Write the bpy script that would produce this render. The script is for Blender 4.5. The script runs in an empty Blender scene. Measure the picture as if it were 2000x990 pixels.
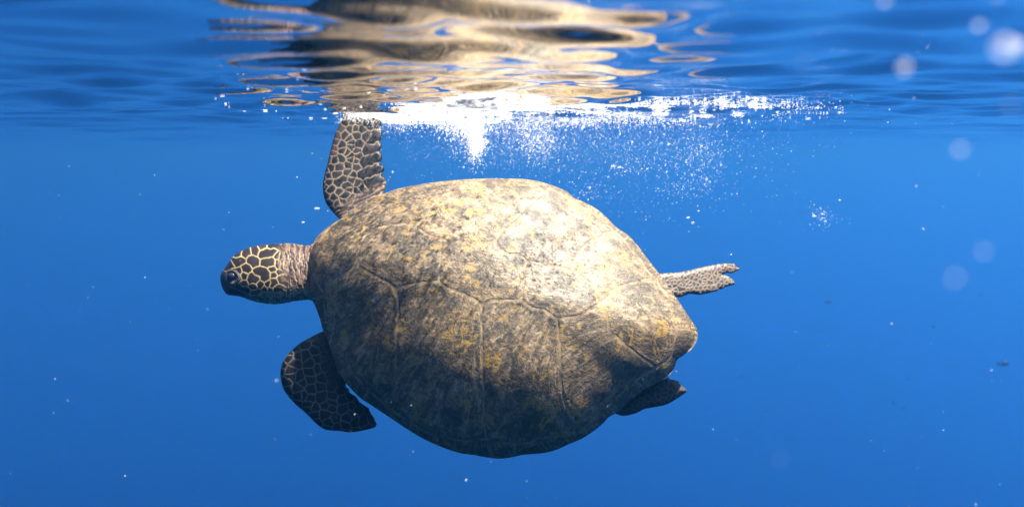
import bpy, bmesh, math, random
import numpy as np
from mathutils import Vector, Matrix, geometry

S = bpy.context.scene
COL = S.collection
# ------------------------------------------------------------------ camera, sky, sun, exposure
FPX = 1698.0                       # focal length in photo pixels (photo 2000 x 990)
PITCH = math.radians(6.55)
CAMZ = -0.09                       # the camera is 9 cm under the water surface (z = 0)
DIST = 1.9                         # distance of the turtle
cam = bpy.data.cameras.new('camera')
cam_ob = bpy.data.objects.new('camera', cam); COL.objects.link(cam_ob)
cam_ob.location = (0, 0, CAMZ); cam_ob.rotation_euler = (math.pi / 2 - PITCH, 0, 0)
cam.sensor_width = 36; cam.lens = 36 * FPX / 2000; cam.clip_start = 0.01; cam.clip_end = 3000
cam.dof.use_dof = True; cam.dof.focus_distance = 1.82; cam.dof.aperture_fstop = 4.6
S.camera = cam_ob

SUN = Vector((0.33, 0.12, 0.92)).normalized()      # towards the sun
world = bpy.data.worlds.new('World'); S.world = world; world.use_nodes = True
wt = world.node_tree
sky = wt.nodes.new('ShaderNodeTexSky'); sky.sky_type = 'NISHITA'; sky.sun_disc = False
sky.sun_elevation = math.asin(SUN.z); sky.sun_rotation = math.atan2(SUN.x, SUN.y)
wt.links.new(sky.outputs[0], wt.nodes['Background'].inputs[0])
wt.nodes['Background'].inputs[1].default_value = 0.08
sun = bpy.data.lights.new('sun', 'SUN'); sun.energy = 5.0; sun.angle = math.radians(0.5); sun.color = (1, 0.93, 0.80)
sun_ob = bpy.data.objects.new('sun', sun); COL.objects.link(sun_ob)
sun_ob.rotation_euler = (-SUN).to_track_quat('-Z', 'Y').to_euler()
S.view_settings.view_transform = 'Standard'; S.view_settings.look = 'None'
S.view_settings.gamma = 1.0; S.view_settings.use_curve_mapping = False
S.view_settings.exposure = 2.17
cy = S.cycles
cy.max_bounces = 8; cy.volume_bounces = 2; cy.transparent_max_bounces = 12
cy.diffuse_bounces = 3; cy.glossy_bounces = 3; cy.transmission_bounces = 4
cy.use_denoising = True; cy.use_adaptive_sampling = True; cy.adaptive_threshold = 0.02

WATER_COLOR = (0.08, 0.43, 0.935, 1); WATER_DENSITY = 0.035; WATER_G = 0.79

# ------------------------------------------------------------------ helpers
rng = np.random.default_rng(11)
R_ = np.array((1.0, 0, 0)); U_ = np.array((0, math.sin(PITCH), math.cos(PITCH))); F_ = np.array((0, math.cos(PITCH), -math.sin(PITCH)))
C_ = np.array((0, 0, CAMZ))
def at(px, py, d):
    """photo pixel + distance along the view axis -> point in the scene"""
    px, py, d = np.broadcast_arrays(np.asarray(px, float), np.asarray(py, float), np.asarray(d, float))
    return C_ + d[..., None] * (F_ + ((px - 1000) / FPX)[..., None] * R_ + ((495 - py) / FPX)[..., None] * U_)
MM = DIST / FPX                     # metres per photo pixel at the turtle

def tag(o, label=None, cat=None, group=None, kind=None):
    for k, v in (('label', label), ('category', cat), ('group', group), ('kind', kind)):
        if v: o[k] = v
    return o
def link(name, me, mat=None, parent=None):
    o = bpy.data.objects.new(name, me); COL.objects.link(o)
    if mat is not None: me.materials.append(mat)
    if parent is not None: o.parent = parent
    return o
def mesh(name, v, f, smooth=True):
    me = bpy.data.meshes.new(name)
    me.from_pydata(np.asarray(v).tolist(), [], f if isinstance(f, list) else np.asarray(f).tolist())
    me.update()
    if smooth: me.shade_smooth()
    return me
def smooth(a, b, x):
    t = np.clip((x - a) / (b - a), 0, 1); return t * t * (3 - 2 * t)
def lerp(a, b, t): return a + (b - a) * t

_perm = np.random.default_rng(5).permutation(256)
def vnoise(x, y, seed=0):
    """smooth value noise in 2-D, about -1..1"""
    xi = np.floor(x).astype(int); yi = np.floor(y).astype(int); xf = x - xi; yf = y - yi
    u = xf * xf * (3 - 2 * xf); v = yf * yf * (3 - 2 * yf)
    def h(i, j): return _perm[(_perm[(i + seed * 17) & 255] + j) & 255] / 127.5 - 1
    return lerp(lerp(h(xi, yi), h(xi + 1, yi), u), lerp(h(xi, yi + 1), h(xi + 1, yi + 1), u), v)

def spline(pts, step, closed=True):
    """Catmull-Rom through pts, resampled evenly"""
    p = np.asarray(pts, float); n = len(p); out = []
    for i in range(n if closed else n - 1):
        if closed: a, b, c, d = p[(i - 1) % n], p[i], p[(i + 1) % n], p[(i + 2) % n]
        else: a, b, c, d = p[max(i - 1, 0)], p[i], p[i + 1], p[min(i + 2, n - 1)]
        m = max(2, int(np.linalg.norm(c - b) / 0.7))
        t = np.linspace(0, 1, m, endpoint=False)[:, None]
        out.append(0.5 * (2 * b + (c - a) * t + (2 * a - 5 * b + 4 * c - d) * t**2 + (-a + 3 * b - 3 * c + d) * t**3))
    if not closed: out.append(p[-1:])
    q = np.concatenate(out + ([out[0][:1]] if closed else []))
    s = np.concatenate(([0], np.cumsum(np.linalg.norm(np.diff(q, axis=0), axis=1))))
    m = max(6, int(s[-1] / step))
    t = np.linspace(0, s[-1], m + 1)
    r = np.stack([np.interp(t, s, q[:, 0]), np.interp(t, s, q[:, 1])], 1)
    return r[:-1] if closed else r

def inside(P, poly):
    x, y = P[:, 0], P[:, 1]; c = np.zeros(len(P), bool)
    x0, y0 = poly[-1]
    for x1, y1 in poly:
        m = ((y1 > y) != (y0 > y))
        if y1 != y0: c ^= m & (x < (x0 - x1) * (y - y1) / (y0 - y1) + x1)
        x0, y0 = x1, y1
    return c
def edge_dist(P, poly):
    A = poly; B = np.roll(poly, -1, 0); D = B - A; L2 = (D**2).sum(1) + 1e-9
    out = np.full(len(P), 1e9)
    for k in range(0, len(P), 4000):
        q = P[k:k + 4000, None, :]
        t = np.clip(((q - A) * D).sum(-1) / L2, 0, 1)
        out[k:k + 4000] = np.sqrt((((A + t[..., None] * D) - q)**2).sum(-1).min(1))
    return out
def fill(poly, step, rings=()):
    """triangulate a pixel polygon with inner points; returns points, triangles, n boundary points"""
    b = poly
    lo, hi = b.min(0), b.max(0)
    gx, gy = np.meshgrid(np.arange(lo[0], hi[0], step), np.arange(lo[1], hi[1], step * 0.866))
    gx = gx + (np.arange(gx.shape[0])[:, None] % 2) * step / 2
    g = np.stack([gx.ravel(), gy.ravel()], 1) + rng.normal(0, step * 0.06, (gx.size, 2))
    g = g[inside(g, b)]; dg = edge_dist(g, b)
    extra = []
    mind = step * 0.6
    if rings:
        t = np.roll(b, -1, 0) - np.roll(b, 1, 0); nrm = np.stack([-t[:, 1], t[:, 0]], 1); nrm /= np.linalg.norm(nrm, axis=1)[:, None] + 1e-9
        area = 0.5 * (b[:, 0] * np.roll(b[:, 1], -1) - np.roll(b[:, 0], -1) * b[:, 1]).sum()
        if area < 0: nrm = -nrm
        for w in rings:
            q = b + nrm * w; q = q[inside(q, b)]; q = q[edge_dist(q, b) > w * 0.93]; extra.append(q)
        mind = max(rings) + step * 0.5
    g = g[dg > mind]
    P = np.concatenate([b] + extra + [g])
    nb = len(b)
    vo, eo, fo, ov, oe, of = geometry.delaunay_2d_cdt([Vector(p) for p in P], [(i, (i + 1) % nb) for i in range(nb)], [], 1, 1e-5)
    pts = np.array([(v.x, v.y) for v in vo])
    bd = np.zeros(len(pts), bool)
    for i, src in enumerate(ov):
        if any(s < nb for s in src): bd[i] = True
    tri = [tuple(f) for f in fo if len(set(f)) == 3]
    tri = np.array(tri)
    a, b_, c = pts[tri[:, 0]], pts[tri[:, 1]], pts[tri[:, 2]]
    ar = (b_[:, 0] - a[:, 0]) * (c[:, 1] - a[:, 1]) - (b_[:, 1] - a[:, 1]) * (c[:, 0] - a[:, 0])
    tri[ar < 0] = tri[ar < 0][:, ::-1]
    return pts, tri, bd

# ------------------------------------------------------------------ materials
def material(name):
    m = bpy.data.materials.new(name); m.use_nodes = True
    t = m.node_tree; t.nodes.clear(); o = t.nodes.new('ShaderNodeOutputMaterial')
    return m, t, o
class NT:
    def __init__(s, t): s.t = t
    def n(s, kind, **kw):
        q = s.t.nodes.new('ShaderNode' + kind)
        for k, v in kw.items(): setattr(q, k, v)
        return q
    def l(s, a, b): s.t.links.new(a, b)
    def noise(s, vec, scale, detail=4, rough=0.55, dist=0.0):
        q = s.n('TexNoise'); s.l(vec, q.inputs['Vector']); q.inputs['Scale'].default_value = scale
        q.inputs['Detail'].default_value = detail; q.inputs['Roughness'].default_value = rough; q.inputs['Distortion'].default_value = dist
        return q.outputs['Fac']
    def ramp(s, fac, stops, interp='LINEAR'):
        q = s.n('ValToRGB'); q.color_ramp.interpolation = interp; s.l(fac, q.inputs[0])
        e = q.color_ramp.elements
        e[0].position, e[0].color = stops[0][0], (*stops[0][1], 1); e[1].position, e[1].color = stops[-1][0], (*stops[-1][1], 1)
        for p, c in stops[1:-1]:
            k = e.new(p); k.color = (*c, 1)
        return q.outputs[0]
    def mix(s, fac, a, b, mode='MIX'):
        q = s.n('Mix', data_type='RGBA', blend_type=mode)
        for v, i in ((fac, 0), (a, 6), (b, 7)):
            if isinstance(v, (int, float)): q.inputs[i].default_value = v
            elif isinstance(v, tuple): q.inputs[i].default_value = (*v, 1)
            else: s.l(v, q.inputs[i])
        return q.outputs[2]
    def math(s, op, a, b=0.5, clamp=False):
        q = s.n('Math', operation=op, use_clamp=clamp)
        for v, i in ((a, 0), (b, 1)):
            if isinstance(v, (int, float)): q.inputs[i].default_value = v
            else: s.l(v, q.inputs[i])
        return q.outputs[0]
    def bump(s, h, strength, dist=0.002, normal=None):
        q = s.n('Bump'); q.inputs['Strength'].default_value = strength; q.inputs['Distance'].default_value = dist
        s.l(h, q.inputs['Height'])
        if normal is not None: s.l(normal, q.inputs['Normal'])
        return q.outputs[0]
G3 = lambda v: (v, v, v)

def mat_scute():
    m, t, o = material('scute'); k = NT(t)
    pos = k.n('TexCoord').outputs['Object']
    fan = k.n('Attribute', attribute_name='fan').outputs['Vector']
    sid = k.n('Attribute', attribute_name='shade').outputs['Fac']
    big = k.noise(pos, 7.5, 5, 0.6, 0.6)
    mid = k.noise(pos, 26, 5, 0.62, 0.4)
    fine = k.noise(pos, 150, 4, 0.65, 0.3)
    strk = k.noise(fan, 9.0, 6, 0.62, 0.25)
    strk2 = k.noise(fan, 30.0, 4, 0.6, 0.2)
    grain = k.noise(pos, 75, 5, 0.68, 0.5)
    mixn = k.math('ADD', k.math('MULTIPLY', strk, 0.5), k.math('MULTIPLY', grain, 0.5))
    base = k.ramp(mixn, [(0.34, (0.022, 0.015, 0.006)), (0.44, (0.062, 0.044, 0.019)), (0.51, (0.145, 0.110, 0.055)), (0.59, (0.29, 0.232, 0.135))])
    # dark algae clouds with broken edges
    dk = k.math('ADD', k.math('MULTIPLY', big, 0.25), k.math('ADD', k.math('MULTIPLY', mid, 0.35), k.math('MULTIPLY', grain, 0.4)))
    dk = k.ramp(dk, [(0.498, G3(0)), (0.537, G3(1))])
    base = k.mix(k.math('MULTIPLY', dk, 0.9), base, k.ramp(fine, [(0.35, (0.007, 0.0065, 0.003)), (0.65, (0.050, 0.040, 0.018))]))
    # ochre-yellow spots
    yl = k.math('ADD', k.math('MULTIPLY', k.noise(pos, 24, 4, 0.65, 1.0), 0.75), k.math('MULTIPLY', grain, 0.25))
    yl = k.ramp(yl, [(0.546, G3(0)), (0.588, G3(1))])
    base = k.mix(k.math('MULTIPLY', yl, 0.8), base, (0.26, 0.175, 0.032))
    # rusty touches
    rs = k.ramp(k.noise(pos, 40, 3, 0.6, 0.5), [(0.67, G3(0)), (0.73, G3(1))])
    base = k.mix(k.math('MULTIPLY', rs, 0.55), base, (0.17, 0.065, 0.025))
    # pale scratches and dark cracks along the growth streaks
    sc = k.ramp(strk2, [(0.60, G3(0)), (0.68, G3(1))])
    base = k.mix(k.math('MULTIPLY', sc, 0.55), base, (0.24, 0.19, 0.11))
    ds = k.ramp(strk2, [(0.30, G3(1)), (0.41, G3(0))])
    base = k.mix(k.math('MULTIPLY', ds, 0.75), base, (0.008, 0.007, 0.005))
    # small pale speckles of lime
    sp = k.ramp(k.noise(pos, 330, 2, 0.6), [(0.64, G3(0)), (0.72, G3(1))])
    base = k.mix(k.math('MULTIPLY', sp, 0.6), base, (0.30, 0.25, 0.17))
    base = k.mix(1.0, base, k.ramp(sid, [(0.0, (0.91, 0.81, 0.80)), (1.0, (1.22, 1.09, 1.07))]), 'MULTIPLY')
    b = k.n('BsdfPrincipled'); k.l(base, b.inputs['Base Color'])
    k.l(k.ramp(mid, [(0.3, G3(0.46)), (0.7, G3(0.66))]), b.inputs['Roughness']); b.inputs['Specular IOR Level'].default_value = 0.5
    nb = k.bump(strk2, 0.5, 0.002); nb = k.bump(fine, 0.6, 0.0016, nb); nb = k.bump(grain, 0.45, 0.003, nb)
    k.l(nb, b.inputs['Normal']); k.l(b.outputs[0], o.inputs[0])
    return m
def mat_plain(name, col, rough=0.6, var=0.25, scale=60.0, spec=0.3, bump=0.3):
    m, t, o = material(name); k = NT(t)
    pos = k.n('TexCoord').outputs['Object']; f = k.noise(pos, scale, 4, 0.6)
    c = k.ramp(f, [(0.3, tuple(x * (1 - var) for x in col)), (0.7, tuple(min(1, x * (1 + var)) for x in col))])
    b = k.n('BsdfPrincipled'); k.l(c, b.inputs['Base Color']); b.inputs['Roughness'].default_value = rough
    b.inputs['Specular IOR Level'].default_value = spec
    if bump: k.l(k.bump(f, bump, 0.001), b.inputs['Normal'])
    k.l(b.outputs[0], o.inputs[0]); return m
def mat_body():
    m, t, o = material('turtle_skin'); k = NT(t)
    pos = k.n('TexCoord').outputs['Object']
    col = k.n('Attribute', attribute_name='col').outputs['Color']
    fine = k.noise(pos, 260, 4, 0.6); mid = k.noise(pos, 60, 3, 0.6)
    c = k.mix(1.0, col, k.ramp(fine, [(0.3, G3(0.65)), (0.7, G3(1.3))]), 'MULTIPLY')
    c = k.mix(1.0, c, k.ramp(mid, [(0.3, G3(0.75)), (0.7, G3(1.2))]), 'MULTIPLY')
    b = k.n('BsdfPrincipled'); k.l(c, b.inputs['Base Color']); b.inputs['Roughness'].default_value = 0.5
    b.inputs['Specular IOR Level'].default_value = 0.2
    k.l(k.bump(fine, 0.35, 0.0008), b.inputs['Normal']); k.l(b.outputs[0], o.inputs[0]); return m
def mat_foam():
    m, t, o = material('foam'); k = NT(t)
    d = k.n('BsdfDiffuse'); d.inputs[0].default_value = (0.93, 0.94, 0.95, 1)
    tr = k.n('BsdfTranslucent'); tr.inputs[0].default_value = (0.93, 0.94, 0.95, 1)
    x = k.n('MixShader'); x.inputs[0].default_value = 0.45
    k.l(d.outputs[0], x.inputs[1]); k.l(tr.outputs[0], x.inputs[2])
    g = k.n('BsdfGlossy'); g.inputs['Roughness'].default_value = 0.15
    y = k.n('MixShader'); y.inputs[0].default_value = 0.12
    k.l(x.outputs[0], y.inputs[1]); k.l(g.outputs[0], y.inputs[2]); z_ = k.n('MixShader'); z_.inputs[0].default_value = 0.7; tp = k.n('BsdfTransparent')
    k.l(y.outputs[0], z_.inputs[1]); k.l(tp.outputs[0], z_.inputs[2]); k.l(z_.outputs[0], o.inputs[0])
    return m
M_SCUTE = mat_scute(); M_SEAM = mat_plain('shell_seam', (0.20, 0.14, 0.08), 0.6, 0.75, 55)
M_BODY = mat_body(); M_EYE = mat_plain('eye', (0.012, 0.012, 0.014), 0.08, 0.1, 40, 0.5, 0); M_FOAM = mat_foam()
M_FISH = mat_plain('fish_skin', (0.03, 0.035, 0.045), 0.5)

# ------------------------------------------------------------------ water: the body of water and its rippled surface
def box(name, lo, hi, m):
    b = bmesh.new(); bmesh.ops.create_cube(b, size=1)
    for q in b.verts: q.co = [lo[i] + (q.co[i] + .5) * (hi[i] - lo[i]) for i in range(3)]
    me = bpy.data.meshes.new(name); b.to_mesh(me); b.free()
    return link(name, me, m)
m, t, o = material('sea_water'); k = NT(t)
v = k.n('VolumePrincipled'); k.l(v.outputs[0], o.inputs[1])
v.inputs['Color'].default_value = WATER_COLOR; v.inputs['Density'].default_value = WATER_DENSITY; v.inputs['Anisotropy'].default_value = WATER_G
tag(box('haze', (-260, -260, -90), (260, 260, 0.32), m), 'blue sea water fading everything far off', kind='stuff')

WAVES = []
wr = np.random.default_rng(8)
for i in range(80):
    L = 0.07 * (24 ** wr.random()); th = math.pi / 2 + wr.normal(0.12, 0.55); kk = 2 * math.pi / L
    WAVES.append((L, kk * math.cos(th), kk * math.sin(th), 0.0022 * L ** 0.9 * (1.75 if L < 0.2 else 0.95 if L < 0.5 else 0.5) * (0.6 + 0.8 * wr.random()), wr.random() * 6.28))
def wave(x, y, sp=None):
    x = np.asarray(x, float); y = np.asarray(y, float); z = np.zeros_like(x)
    wx = x + 0.05 * vnoise(x * 1.3, y * 1.3, 3); wy = y + 0.08 * vnoise(x * 1.1 + 7, y * 1.1, 4)
    for L, a, b, amp, ph in WAVES:
        q = np.sin(a * wx + b * wy + ph)
        if sp is not None: q = q * np.clip(2 - 5 * sp / L, 0, 1)
        z = z + amp * q
    return z
NW = 700
s_ = np.linspace(-1, 1, NW); KS = 7.2
ax = np.sinh(s_ * KS) / np.sinh(KS) * 255; dx = np.gradient(ax)
X, Y = np.meshgrid(ax, ax + 1.25); SP = np.maximum(*np.meshgrid(dx, dx))
Z = wave(X, Y, SP)
idx = np.arange(NW * NW).reshape(NW, NW)
me = mesh('water', np.stack([X, Y, Z], -1).reshape(-1, 3), np.stack([idx[:-1, :-1], idx[:-1, 1:], idx[1:, 1:], idx[1:, :-1]], -1).reshape(-1, 4))
m, t, o = material('water_surface'); k = NT(t)
fr = k.n('Fresnel'); fr.inputs[0].default_value = 1.33
tr = k.n('BsdfTransparent'); gl = k.n('BsdfGlossy'); gl.inputs['Roughness'].default_value = 0.03; gl.inputs['Color'].default_value = (1, 1, 1, 1)
mx = k.n('MixShader'); k.l(fr.outputs[0], mx.inputs[0]); k.l(tr.outputs[0], mx.inputs[1]); k.l(gl.outputs[0], mx.inputs[2]); k.l(mx.outputs[0], o.inputs[0])
tag(link('water', me, m), 'rippled sea surface seen from below', kind='structure')

# ------------------------------------------------------------------ the turtle
OUT = np.array([(603,531),(605,510),(608,490),(617,466),(630,452),(645,440),(665,428),(685,415),(700,405),(722,393),(745,381),(770,371),(800,364),(850,356),(900,351),(950,349),
 (985,349),(1020,350),(1050,354),(1080,363),(1105,373),(1116,382),(1122,387),(1145,397),(1165,408),(1185,425),(1205,445),(1225,458),(1240,473),(1255,492),(1270,512),(1290,538),(1305,560),
 (1320,580),(1335,602),(1352,628),(1362,645),(1361,665),(1351,681),(1334,694),(1322,703),(1318,716),(1310,729),(1294,742),(1269,755),(1253,764),(1225,787),(1206,804),(1189,814),(1185,818),
 (1176,828),(1157,843),(1138,855),(1118,864),(1112,866),(1089,877),(1062,884),(1018,888),(1010,890),(980,895),(948,892),(926,888),(910,886),(902,885),(875,877),(836,861),(804,843),(757,812),(730,794),
 (703,776),(678,750),(659,722),(645,681),(640,664),(631,645),(625,623),(616,599),(608,581),(604,556)], float)
OUTS = spline(OUT, 2.0)
APEX = np.array((960.0, 556.0))
_d = OUTS - APEX; _ph = np.arctan2(-_d[:, 1], _d[:, 0]); _o = np.argsort(_ph)
_phs = _ph[_o]; _rs = np.hypot(_d[:, 0], _d[:, 1])[_o]
def Rout(ph): return np.interp(ph, _phs, _rs, period=2 * math.pi)
_pg = np.linspace(-math.pi, math.pi, 720, endpoint=False); _rg = Rout(_pg)
_kf = np.exp(-0.5 * (np.arange(-60, 61) / 6.0)**2); _kf /= _kf.sum()
_rg = np.convolve(np.concatenate([_rg[-60:], _rg, _rg[:60]]), _kf, 'valid')
def Rsm(ph): return np.interp(ph, _pg, _rg, period=2 * math.pi)
TILT = 0.50; HMAX = 0.175
def upness(ph): return smooth(0.0, 0.8, np.cos(ph - math.radians(112)))
def y_plane(py): return (620 - py) * MM * TILT
def surf(px, py):
    """depth (m, + is away from the camera) of the carapace over a photo pixel"""
    dx_, dy_ = px - APEX[0], APEX[1] - py
    ph = np.arctan2(dy_, dx_); dd = np.hypot(dx_, dy_); r0 = dd / Rsm(ph)
    r = np.clip(r0, 0, 1)
    u = upness(ph); b = lerp(0.80, 0.52, u); a = lerp(2.15, 2.35, u)
    h = HMAX * np.power(np.clip(1 - np.power(r, a), 0, 1), b)
    h = h + 0.002 * np.exp(-((py - (556 + (px - 960) * 0.17)) / 42.0)**2) * (1 - r)          # keel
    h = h + 0.0015 * vnoise(px / 60, py / 60, 1) * smooth(1, 0.8, r)
    return y_plane(py) - h

ROOT_LOC = at(985, 900, DIST)
turtle = bpy.data.objects.new('sea_turtle', None); COL.objects.link(turtle); turtle.location = ROOT_LOC
tag(turtle, 'green sea turtle with mottled brown shell swimming just under the surface', 'turtle')
def loc(px, py, y): return at(px, py, DIST + y) - ROOT_LOC

# --- carapace base: what shows in the seams, the rim and the inside of the shell
NP_, NR = 560, 90
ph = np.linspace(-math.pi, math.pi, NP_, endpoint=False); Ro = Rout(ph); up = upness(ph)
vs = []
rr = np.sin(np.linspace(0.02, 1, NR) * math.pi / 2)
for r in rr:
    px = APEX[0] + r * Ro * np.cos(ph); py = APEX[1] - r * Ro * np.sin(ph); vs.append(loc(px, py, surf(px, py)))
back = [(1.0, .004, .03), (.995, .008, .07), (.98, .013, .11), (.95, .018, .15), (.88, .03, .17), (.6, .0, .0), (.03, .0, .0)]
for i, (r, a, b) in enumerate(back):
    px = APEX[0] + r * Ro * np.cos(ph); py = APEX[1] - r * Ro * np.sin(ph)
    yo = y_plane(APEX[1] - Ro * np.sin(ph)) + lerp(a, b, up) if i < 5 else surf(px, py) + 0.03
    if i < 5: yo = yo + (y_plane(py) - y_plane(APEX[1] - Ro * np.sin(ph))) * 0.5
    vs.append(loc(px, py, yo))
vs = np.array(vs); nr = len(vs)
fc = []
ii = np.arange(NP_); jj = (ii + 1) % NP_
for q in range(nr - 1):
    fc.append(np.stack([q * NP_ + ii, (q + 1) * NP_ + ii, (q + 1) * NP_ + jj, q * NP_ + jj], 1))
fl = np.concatenate(fc).tolist() + [list(range(NP_)), list(range((nr - 1) * NP_, nr * NP_))[::-1]]
carapace = link('carapace', mesh('carapace', vs.reshape(-1, 3), fl), M_SEAM, turtle)

# --- scutes, one by one, along the seams of the photograph
A, B, Cc, D = (693, 412), (722, 450), (698, 519), (636, 576)
AB = [A, (699, 428), B]; BC = [B, (702, 478), Cc]; CD = [Cc, (661, 542), (645, 558), D]
E_ = (774, 565); CE = [Cc, (731, 538), (760, 553), E_]; Fq = (857, 549); EF = [E_, (797, 557), (820, 553), Fq]
G = (876, 473); FG = [Fq, (858, 520), (862, 500), G]; G1 = (817, 438); BG1 = [B, (760, 441), (790, 439), G1]
G1G = [G1, (819, 447), (832, 458), (851, 463), G]; G1U = [G1, (831, 422), (848, 403), (868, 380), (890, 352)]
H = (940, 595); FH = [Fq, (869, 560), (897, 570), (926, 585), H]; I_ = (1017, 585); HI = [H, (961, 586), (990, 587), I_]
J = (1028, 510); IJ = [I_, (1021, 560), (1024, 535), J]; M_ = (968, 470); GM = [G, (903, 472), (946, 474), M_]
MJ = [M_, (973, 482), (992, 496), (1015, 499), J]; MU = [M_, (990, 441), (1022, 411), (1054, 383), (1076, 368)]
K_ = (1086, 622); IK = [I_, (1038, 600), (1063, 607), K_]; N_ = (1110, 527); JN = [J, (1050, 514), (1080, 520), N_]
NU = [N_, (1130, 496), (1149, 475), (1180, 457), (1203, 455)]; L_ = (1172, 592); KL = [K_, (1127, 618), (1155, 603), L_]
NL = [N_, (1130, 537), (1149, 551), (1167, 568), L_]; LU = [L_, (1192, 572), (1215, 558), (1250, 549), (1272, 538)]
LD = [L_, (1184, 615), (1192, 645), (1215, 668), (1250, 695), (1281, 717)]
ED = [E_, (777, 600), (774, 676), (770, 757), (757, 793)]; HD = [H, (940, 648), (943, 720), (945, 800), (949, 857)]
KD = [K_, (1090, 650), (1094, 690), (1096, 750), (1105, 790), (1124, 826)]
SEAM_LOW = [D, (648, 609), (656, 640), (663, 670), (681, 711), (690, 730), (722, 764), (757, 793), (790, 817), (831, 842), (858, 851), (909, 861), (949, 857), (975, 860), (1004, 868),
            (1039, 863), (1074, 852), (1097, 846), (1124, 826), (1155, 812), (1172, 805), (1205, 776), (1240, 744), (1281, 717), (1312, 695), (1319, 657), (1322, 641), (1323, 619), (1317, 600),
            (1300, 574), (1272, 538), (1240, 496), (1218, 469), (1203, 455), (1160, 418), (1121, 396), (1100, 382), (1076, 368), (1046, 353.5)]
FRONT = [(648, 438.5), (629, 461), (615, 482), (611, 517), (620, 553), D]
def sub(path, p, q):
    P = np.asarray(path, float); i = np.abs(P - p).sum(1).argmin(); j = np.abs(P - q).sum(1).argmin()
    return P[i:j + 1].tolist() if i <= j else P[j:i + 1][::-1].tolist()
OUTC = OUTS
def outl(p, q):
    i = np.abs(OUTC - p).sum(1).argmin(); j = np.abs(OUTC - q).sum(1).argmin(); n = len(OUTC)
    f = [(i + k_) % n for k_ in range((j - i) % n + 1)]; g = [(i - k_) % n for k_ in range((i - j) % n + 1)]
    return OUTC[f if len(f) < len(g) else g].tolist()
rev = lambda a: list(a)[::-1]
def seg(*paths):
    """join open polylines (splined one by one) into a closed polygon"""
    out = []
    for p in paths:
        q = spline(p, 2.6, False) if len(p) < 60 else np.asarray(p)[::1]
        out.extend(q.tolist())
    r = [out[0]]
    for p in out[1:]:
        if math.hypot(p[0] - r[-1][0], p[1] - r[-1][1]) > 1.0: r.append(p)
    while math.hypot(r[0][0] - r[-1][0], r[0][1] - r[-1][1]) < 1.0: r.pop()
    return np.array(r)
# shared seams are wobbled the same way everywhere, so that neighbours still meet
def wob(P):
    w = np.clip(edge_dist(P, OUTS) / 6, 0, 1)[:, None]
    return P + w * np.stack([0.9 * vnoise(P[:, 0] / 6, P[:, 1] / 6, 7) + 0.5 * vnoise(P[:, 0] / 2.7, P[:, 1] / 2.7, 9),
                         0.9 * vnoise(P[:, 0] / 6, P[:, 1] / 6, 8) + 0.5 * vnoise(P[:, 0] / 2.7, P[:, 1] / 2.7, 10)], 1)
SC = [  # polygon, fan centre
 (seg(FRONT, rev(CD), rev(BC), rev(AB), outl(A, (648, 438.5))), (1000, 530)),
 (seg(AB, BG1, G1U, outl((890, 352), A)), (1100, 480)),
 (seg(rev(G1U), G1G, GM, MU, outl((1076, 362), (890, 352))), (1260, 520)),
 (seg(rev(MU), MJ, JN, NU, sub(SEAM_LOW, (1203, 455), (1076, 368))), (1400, 560)),
 (seg(rev(NU), NL, LU, sub(SEAM_LOW, (1272, 538), (1203, 455))), (1480, 620)),
 (seg(BC, CE, EF, FG, rev(G1G), rev(BG1)), (1250, 560)),
 (seg(rev(FG), FH, HI, IJ, rev(MJ), rev(GM)), (1400, 600)),
 (seg(rev(IJ), IK, KL, rev(NL), rev(JN)), (1550, 660)),
 (seg(LD, sub(SEAM_LOW, (1281, 717), (1272, 538)), rev(LU)), (1020, 560)),
 (seg(CD, sub(SEAM_LOW, D, (757, 793)), rev(ED), rev(CE)), (860, 480)),
 (seg(rev(EF), ED, sub(SEAM_LOW, (757, 793), (949, 857)), rev(HD), rev(FH)), (960, 470)),
 (seg(rev(HI), HD, sub(SEAM_LOW, (949, 857), (1124, 826)), rev(KD), rev(IK)), (1120, 500)),
 (seg(rev(KL), KD, sub(SEAM_LOW, (1124, 826), (1281, 717)), rev(LD)), (1320, 600)),
]
DIV = [(D, (609, 584)), ((663, 670), (644, 681)), ((722, 764), (707, 779)), ((790, 817), (780, 827)), ((858, 851), (852, 868)), ((909, 861), (913, 886.5)), ((1004, 868), (1014, 889)),
       ((1097, 846), (1115, 865)), ((1172, 805), (1187, 816)), ((1240, 744), (1262, 759)), ((1312, 695), (1321, 704)), ((1322, 641), (1362, 647)), ((1300, 574), (1322, 583)),
       ((1218, 469), (1229, 462)), ((1121, 396), (1119, 384)), ((1046, 353.5), (1046, 353.5))]
for (a, b), (c, d) in zip(DIV[:-1], DIV[1:]):
    SC.append((seg(sub(SEAM_LOW, a, c), [c, d], outl(d, b), [b, a]), tuple(lerp(np.array(a), APEX, 0.35))))
SC.append((seg(sub(FRONT, (648, 438.5), (611, 517)), [(611, 517), (604, 516)], outl((604, 516), (648, 440))), (700, 480)))
SC.append((seg(sub(FRONT, (611, 517), D), [D, (609, 584)], outl((609, 584), (604, 516)), [(604, 516), (611, 517)]), (700, 560)))
srng = np.random.default_rng(4)
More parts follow.
